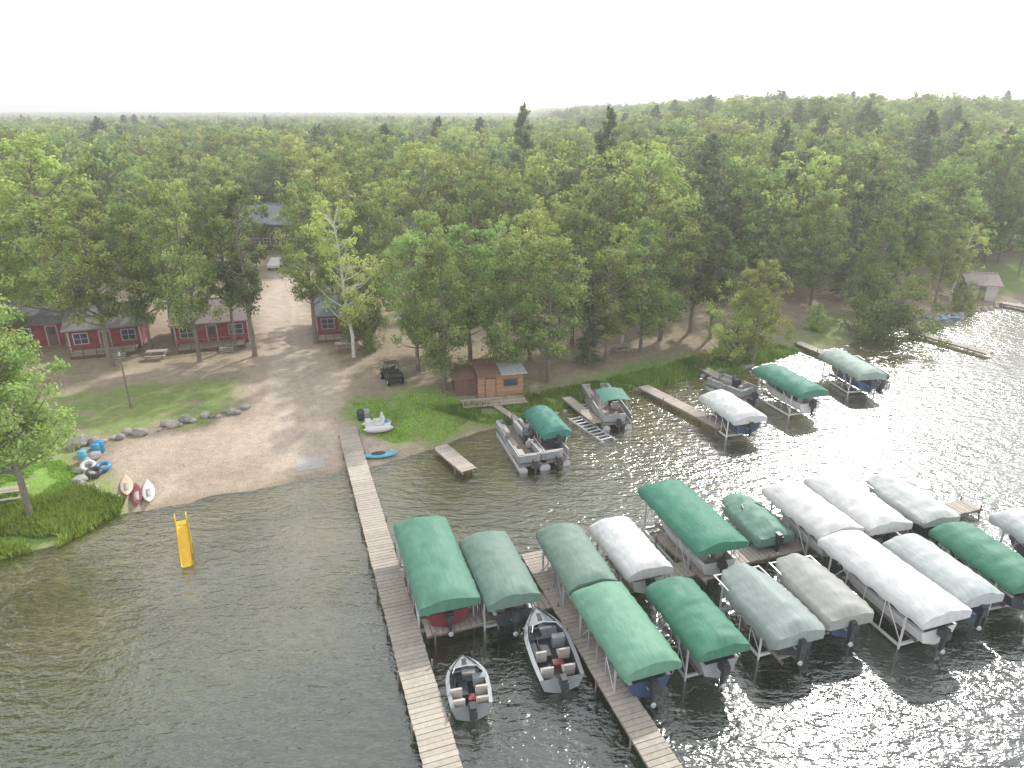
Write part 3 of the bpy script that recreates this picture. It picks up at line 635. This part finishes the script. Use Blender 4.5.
# ------------------------------------------------ buildings
def house(name,px,py,W,Dp,hw,rise,wm_,rm,rz=0,nwin=2,door=True,porch=False,base=.35,ridge='x',chim=False):
    x,y,z=GT(px,py); e=empty(name,(x,y,z-.1),rz)
    mb=MB(); 
    Vv=[(-W/2,0,0),(W/2,0,0),(W/2,Dp,0),(-W/2,Dp,0),(-W/2,0,hw),(W/2,0,hw),(W/2,Dp,hw),(-W/2,Dp,hw)]
    mb.add(Vv,[(0,1,5,4),(2,3,7,6)],0,.5)
    mb.add([Vv[1],Vv[2],Vv[6],(W/2,Dp/2,hw+rise),Vv[5]],[(0,1,2,3,4)],0,.5); mb.add([Vv[3],Vv[0],Vv[4],(-W/2,Dp/2,hw+rise),Vv[7]],[(0,1,2,3,4)],0,.5)
    k=.3
    while k<hw-.1:
        mb.box(0,-.012,k,W+.02,.03,.17,0,tone=random.random()); mb.box(W/2+.012,Dp/2,k,.03,Dp,.17,0,tone=random.random()); mb.box(-W/2-.012,Dp/2,k,.03,Dp,.17,0,tone=random.random()); k+=.2
    mb.done('walls',[wm_],e)
    rb=MB(); ov=.45
    def slab(p):
        th=.12; q=[(a[0],a[1],a[2]+th) for a in p]; rb.add(p+q,[(3,2,1,0),(4,5,6,7),(0,1,5,4),(1,2,6,5),(2,3,7,6),(3,0,4,7)],0,random.random())
    sl=rise/(Dp/2)
    slab([(-W/2-ov,-ov,hw-sl*ov),(W/2+ov,-ov,hw-sl*ov),(W/2+ov,Dp/2,hw+rise),(-W/2-ov,Dp/2,hw+rise)])
    slab([(-W/2-ov,Dp/2+.002,hw+rise),(W/2+ov,Dp/2+.002,hw+rise),(W/2+ov,Dp+ov,hw-sl*ov),(-W/2-ov,Dp+ov,hw-sl*ov)])
    rb.box(0,Dp/2,hw+rise+.14,W+2*ov,.25,.05,0)
    rb.done('roof',[rm],e)
    tb=MB()
    def win(cx,ww=1.1,hh=1.0,zc=1.55):
        tb.box(cx,-.05,zc,ww+.18,.06,hh+.18,0); tb.box(cx,-.085,zc,ww,.02,hh,1); tb.box(cx,-.1,zc,.05,.02,hh,0); tb.box(cx,-.1,zc,ww,.02,.05,0)
    slots=nwin+(1 if door else 0)
    for i in range(slots):
        cx=-W/2+W*(i+.5)/slots
        if door and i==slots//2:
            tb.box(cx,-.05,1.15,1.06,.06,2.15,0); tb.box(cx,-.09,1.12,.86,.03,2.0,2); tb.box(cx,-.11,1.6,.5,.02,.6,1)
        else: win(cx,min(1.5,W/slots*.55))
    for s in(-1,1):
        tb.box(s*(W/2+.04),Dp*.5,1.55,.06,1.2,1.1,0); tb.box(s*(W/2+.075),Dp*.5,1.55,.02,1.0,.9,1)
        tb.box(s*W/2,-.03,hw/2+.1,.14,.08,hw-.1,0)
    tb.done('windows_and_door',[M_trim,M_glass,M_brown],e)
    if porch:
        pb=MB(); 
        for i in range(8): pb.box(0,-.25-.25*i,.42,W*.9,.23,.05,0)
        for i in range(6):
            xx=-W*.45+W*.9*i/5; pb.box(xx,-2.1,.7,.09,.09,1.4,1)
        for zz in(1.0,1.35): pb.box(0,-2.1,zz,W*.9,.05,.07,1)
        for i in range(3): pb.box(W*.2,-2.35-.3*i,.32-.12*i,1.4,.3,.06,0)
        pb.box(0,-2.0,.25,W*.9,.05,.3,1)
        pb.done('porch',[M_deck,M_brown],e)
    if chim:
        cb=MB(); cb.box(W*.25,Dp*.6,hw+rise+.2,.6,.6,1.4,0); cb.box(W*.25,Dp*.6,hw+rise+.95,.75,.75,.12,0); cb.done('chimney',[M_brick],e)
    return e
house('red_cabin',108,350,6.4,7,2.6,1.4,M_red,M_roofg,rz=.35,porch=True)
house('red_cabin',55,345,7.5,7,2.6,1.5,M_red,M_roofg,rz=.35)
house('red_cabin',214,344,7.0,6.5,2.6,1.5,M_red,M_roofp,rz=.3,porch=True,nwin=2)
house('red_cabin',340,336,4.6,6,2.6,1.4,M_red,M_roofb,rz=.15,porch=True,nwin=1)
house('lodge_house',274,250,8,9,4.6,2.6,M_brown,M_roofb,rz=-.05,nwin=3,chim=True)
house('lodge_house',248,236,14,9,3.2,2.6,M_roofg,M_roofb,nwin=4)
house('grey_house',412,250,8,8,3,2.2,M_roofg,M_roofg,nwin=3)
house('grey_house',575,292,9,8,3,2.2,M_trim,M_roofb,nwin=3)
house('white_boathouse',980,300,3.6,4,2.3,1.0,M_trim,M_roofp,rz=-.2,nwin=0)
x,y,z=GT(494,398); e=empty('boat_shed',(x,y,z-.05),.22)
mb=MB(); mb.box(.6,1.5,1.15,4.0,3.0,2.3,0)
for k in range(11): mb.box(.6,-.015,.15+k*.2,4.03,.04,.16,0); mb.box(2.61,1.5,.15+k*.2,.04,3.0,.16,0)
mb.box(-2.35,1.9,1.0,1.9,2.4,2.0,1); 
for k in range(8): mb.box(-3.2+k*.24,.69,1.0,.2,.04,1.95,1)
mb.done('walls',[M_brick,M_brown],e)
mb=MB(); mb.box(1.75,1.5,2.47,2.3,3.9,.09,0,rx=.07); mb.box(-.45,1.5,2.45,2.1,3.8,.12,1,rx=.07); mb.box(-2.45,1.85,2.08,2.2,3.0,.1,1,rx=.1)
for k in range(7): mb.box(.75+k*.34,1.5,2.53,.04,3.9,.04,0,rx=.07)
mb.done('roof',[M_metalroof,M_brown],e)
mb=MB(); mb.box(1.5,-.06,1.45,1.3,.06,.7,0); mb.box(1.5,-.1,1.45,1.12,.03,.52,1); mb.box(-.3,-.06,1.0,1.0,.06,1.95,2); mb.box(-.3,-.1,1.0,.84,.03,1.8,3)
mb.done('windows_and_door',[M_brown,M_glass,M_brown,M_brick],e)
mb=MB(); 
for i in range(7): mb.box(-.2+.0*i,-.35-.25*i,.2,5.6,.23,.06,0)
mb.done('shed_deck',[M_deck],e)
cm=polyW([(297,472),(325,467),(322,456),(296,459)]); mb=MB(); zz=[float(hgt(*p))+.03 for p in cm]
mb.add([(p[0],p[1],q) for p,q in zip(cm,zz)]+[(p[0],p[1],q-.3) for p,q in zip(cm,zz)],[(3,2,1,0),(0,1,5,4),(1,2,6,5),(2,3,7,6),(3,0,4,7)],0)
mb.done('concrete_boat_ramp',[M_conc])
# ------------------------------------------------ vehicles and props
def car(name,px,py,rz,body):
    x,y,z=GT(px,py); mb=MB(); prof=[(-2.2,.45),(-2.25,.8),(-2.0,.98),(-1.5,1.05),(-1.0,1.48),(.4,1.5),(1.1,1.02),(2.0,.88),(2.25,.7),(2.25,.4)]
    for s in(-1,1): mb.add([(s*.88*(1 if h_<1.1 else .82),yy,h_) for yy,h_ in prof],[tuple(range(len(prof)))],0,.5)
    mb.grid([[(-.88*(1 if h_<1.1 else .82),yy,h_),(.88*(1 if h_<1.1 else .82),yy,h_)] for yy,h_ in prof+[prof[0]]],0,tone=.5)
    mb.add([(-.66,.48,1.45),(.66,.48,1.45),(.8,1.08,1.07),(-.8,1.08,1.07)],[(0,1,2,3)],1); mb.V[-4:]=[(a,b_+.02,c_+.02) for a,b_,c_ in mb.V[-4:]]
    for s in(-1,1): mb.box(s*.83,-.3,1.26,.03,1.7,.3,1)
    for yy in(-1.4,1.4):
        for s in(-1,1): mb.wheel((s*.82,yy,.33),.33,.22,2,3)
    for s in(-1,1): mb.box(s*.6,2.25,.68,.35,.04,.14,3)
    mb.done(name,[body,M_glass,M_rubber,M_alu],loc=(x,y,z+.03),rz=rz)
car('parked_car',277,268,.1,M_white)
x,y,z=GT(392,381); mb=MB()
for sx in(-1,1):
    for yy in(-.95,.95): mb.wheel((sx*.62,yy,.33),.33,.26,1,2)
mb.box(0,0,.5,1.1,2.5,.25,0); mb.box(0,1.0,.78,1.15,.75,.32,0,rx=-.15); mb.box(0,-.95,.85,1.25,.9,.12,0)
for s in(-1,1): mb.box(s*.6,-.95,1.0,.05,.9,.25,0)
mb.box(0,-.5,1.0,1.25,.05,.25,0); mb.box(0,-.1,.75,1.1,.45,.2,3); mb.box(0,-.33,1.0,1.1,.12,.45,3)
for s in(-1,1):
    mb.path([(s*.58,.6,.9),(s*.5,.25,1.85),(s*.5,-.45,1.85),(s*.58,-.5,.7)],.03,6,0)
mb.box(0,-.1,1.87,1.1,.85,.05,0); mb.tube((.3,.25,1.2),(.3,.35,1.05),.17,.17,12,1)
mb.done('utility_vehicle',[M_charc,M_rubber,M_alu,M_dark],loc=(x,y,z),rz=.5)
def kayak(name,px,py,rz,L,m,B=.75,cock=True):
    x,y,z=GT(px,py); z=max(z,0); mb=MB(); rings=[]
    for j in range(17):
        t=j/16; s=max(1-abs(2*t-1)**2.2,.02); b=B/2*s; up=.14*abs(2*t-1)**3
        rings.append([(b*math.cos(q*math.pi/6),-L/2+L*t,.17+up+.16*(s**.5)*math.sin(q*math.pi/6)*(1 if cock else .5)) for q in range(12)])
    mb.grid(rings,0,True,.5)
    if cock:
        ck=[(.22*math.cos(q*math.pi/8),.5*math.sin(q*math.pi/8)-.1,.345) for q in range(17)]; mb.path(ck,.03,5,1); mb.add(ck[:-1],[tuple(range(16))],1)
    else: mb.box(0,-.3,.255,.3,1.2,.015,1)
    mb.done(name,[m,M_dark if cock else M_seat],loc=(x,y,z),rz=rz,smooth=True)
kayak('paddleboard',127,488,.52,3.3,M_orange,.8,False); kayak('paddleboard',137,497,.50,3.1,M_hullred,.75,False); kayak('paddleboard',149,494,.50,3.4,M_white,.8,False); kayak('kayak',380,457,-1.35,3.0,M_cyan)
kayak('kayak',936,320,1.2,3,M_bluep); kayak('kayak',948,318,1.2,3,M_cyan)
x,y,z=GT(378,430); mb=MB()
for s in(-1,1):
    rings=[]
    for j in range(13):
        t=j/12; q0=max(1-abs(2*t-1)**3,.05)
        rings.append([(s*.5+.3*q0*math.cos(k*math.pi/5),-1.1+2.2*t,.3+.28*q0*math.sin(k*math.pi/5)+.1*t*t) for k in range(10)])
    mb.grid(rings,0,True,.5); mb.box(s*.35,-.35,.85,.5,.12,.6,0,rx=.25); mb.box(s*.35,-.05,.62,.5,.55,.14,0)
mb.box(0,0,.5,.9,1.8,.14,0); mb.box(0,.65,.7,.7,.4,.35,0); mb.wheel((0,-.6,.45),.3,.3,1)
mb.done('pedal_boat',[M_white,M_cyan],loc=(x,y,z),rz=1.9,bevel=.03,scale=1.1)
def barrel(name,px,py,m):
    x,y,z=GT(px,py); mb=MB(); R=[(.26,0),(.29,.1),(.30,.3),(.31,.32),(.30,.34),(.30,.58),(.31,.6),(.30,.62),(.28,.85),(.25,.9),(.02,.9)]
    mb.grid([[(r*math.cos(k*math.pi/8),r*math.sin(k*math.pi/8),hh) for k in range(16)] for r,hh in R],0,True,.5)
    mb.done(name,[m],loc=(x,y,z),smooth=True)
barrel('plastic_barrel',97,455,M_bluep); barrel('plastic_barrel',101,452,M_bluep); barrel('trash_barrel',361,420,M_charc); barrel('trash_barrel',367,419,M_hullgrey); barrel('plastic_barrel',84,462,M_cyan)
def inner_tube(px,py,m,tilt=.3):
    x,y,z=GT(px,py); mb=MB()
    mb.grid([[((.38+.16*math.cos(q*math.pi/5))*math.cos(k*math.pi/10),(.38+.16*math.cos(q*math.pi/5))*math.sin(k*math.pi/10),.16*math.sin(q*math.pi/5)) for q in range(10)] for k in range(21)],0,True,.5)
    mb.done('inner_tube',[m],loc=(x,y,z+.3),rot=(tilt,0,.4),smooth=True)
inner_tube(89,470,M_white,.5); inner_tube(95,476,M_charc); inner_tube(104,470,M_bluep,.2)
x,y,z=GT(131,408); mb=MB(); mb.tube((0,0,-.3),(0,0,4.6),.08,.06,8,0); mb.box(0,0,4.3,.7,.06,.08,0); mb.tube((0,.0,4.6),(0,0,4.9),.1,.07,8,1); mb.done('lamp_post',[M_post,M_alu],loc=(x,y,z))
p=G0(187,556,0); mb=MB(); rings=[]
for j in range(15):
    t=j/14; yy=-1.3+2.2*t; zz=.18+1.75*(t**1.25)
    if t>.85: zz=.18+1.75*(.85**1.25)+(t-.85)*.6
    rings.append([(-.3,yy,zz+.3),(-.28,yy,zz+.02),(-.18,yy,zz-.06),(.18,yy,zz-.06),(.28,yy,zz+.02),(.3,yy,zz+.3)])
mb.grid(rings,0,tone=.5); mb.grid([[(a*1.07,b_,c_-.03) for a,b_,c_ in r] for r in rings],0,tone=.5)
mb.box(0,1.05,1.6,.6,.5,.08,0)
for s in(-1,1):
    mb.path([(s*.3,.8,1.6),(s*.3,.85,2.2),(s*.3,1.2,2.2),(s*.3,1.3,1.4),(s*.3,1.35,-.9)],.035,6,1); mb.tube((s*.28,.1,1.1),(s*.3,.2,-.9),.035,.035,6,1); mb.tube((s*.28,-1.0,.2),(s*.28,-1.0,-.9),.035,.035,6,1)
for k in range(5): mb.tube((-.3,1.32+.01*k,1.3-k*.33),(.3,1.32+.01*k,1.3-k*.33),.03,.03,6,1)
mb.done('water_slide',[M_yellow,M_yellow],loc=(p[0],p[1],0),rz=.44)
def picnic(px,py,rz):
    x,y,z=GT(px,py); mb=MB()
    for k in range(5): mb.box(0,-.32+.16*k,.75,1.9,.14,.04,0)
    for s in(-1,1):
        mb.box(0,s*.75,.45,1.9,.25,.04,0)
        for q in(-1,1): mb.box(s*.7,q*.35,.37,.07,.09,.85,0,rx=q*.5)
        mb.box(s*.7,0,.42,.07,1.6,.09,0)
    mb.done('picnic_table',[M_deck],loc=(x,y,z),rz=rz)
picnic(10,500,.3); picnic(158,358,.2); picnic(620,352,.4); picnic(345,350,.1)
# ------------------------------------------------ haze and light
hm_=bpy.data.materials.new('haze_air'); t=nt(hm_); o=t.nodes.new('ShaderNodeOutputMaterial'); vs=t.nodes.new('ShaderNodeVolumeScatter'); vs.inputs['Density'].default_value=.0008; vs.inputs['Anisotropy'].default_value=.3; vs.inputs['Color'].default_value=(1,1,1,1); t.links.new(vs.outputs[0],o.inputs['Volume'])
mb=MB(); mb.box(0,1500,14,7900,3700,70,0); hz=mb.done('haze',[hm_])
w=bpy.data.worlds.new('World'); scene.world=w; w.use_nodes=True; t=w.node_tree; t.nodes.clear()
o=t.nodes.new('ShaderNodeOutputWorld'); bg=t.nodes.new('ShaderNodeBackground'); sk=t.nodes.new('ShaderNodeTexSky'); sk.sky_type='NISHITA'; sk.sun_disc=False
EL,AZ=math.radians(39),math.radians(31)
sk.sun_elevation=EL; sk.sun_rotation=AZ; sk.dust_density=1.0; sk.air_density=1.0; sk.ozone_density=1
tc=t.nodes.new('ShaderNodeTexCoord'); sx=t.nodes.new('ShaderNodeSeparateXYZ'); t.links.new(tc.outputs['Generated'],sx.inputs[0])
mr=t.nodes.new('ShaderNodeMapRange'); mr.inputs[1].default_value=0; mr.inputs[2].default_value=.8; mr.inputs[3].default_value=.93; mr.inputs[4].default_value=.65; t.links.new(sx.outputs[2],mr.inputs[0])
mc=t.nodes.new('ShaderNodeMixRGB'); t.links.new(mr.outputs[0],mc.inputs[0]); t.links.new(sk.outputs[0],mc.inputs[1]); mc.inputs[2].default_value=(10.6,10.7,10.8,1)
t.links.new(mc.outputs[0],bg.inputs[0]); bg.inputs[1].default_value=.15; t.links.new(bg.outputs[0],o.inputs[0])
sd=bpy.data.lights.new('sun','SUN'); sd.energy=4.0; sd.angle=math.radians(2.0); sd.color=(1,.96,.90)
so=bpy.data.objects.new('sun',sd); scene.collection.objects.link(so)
Sv=Vector((math.cos(EL)*math.sin(AZ),math.cos(EL)*math.cos(AZ),math.sin(EL))); so.rotation_euler=Sv.to_track_quat('Z','Y').to_euler(); so.location=(60,60,80)
scene.view_settings.view_transform='Standard'; scene.view_settings.look='None'; scene.view_settings.exposure=0
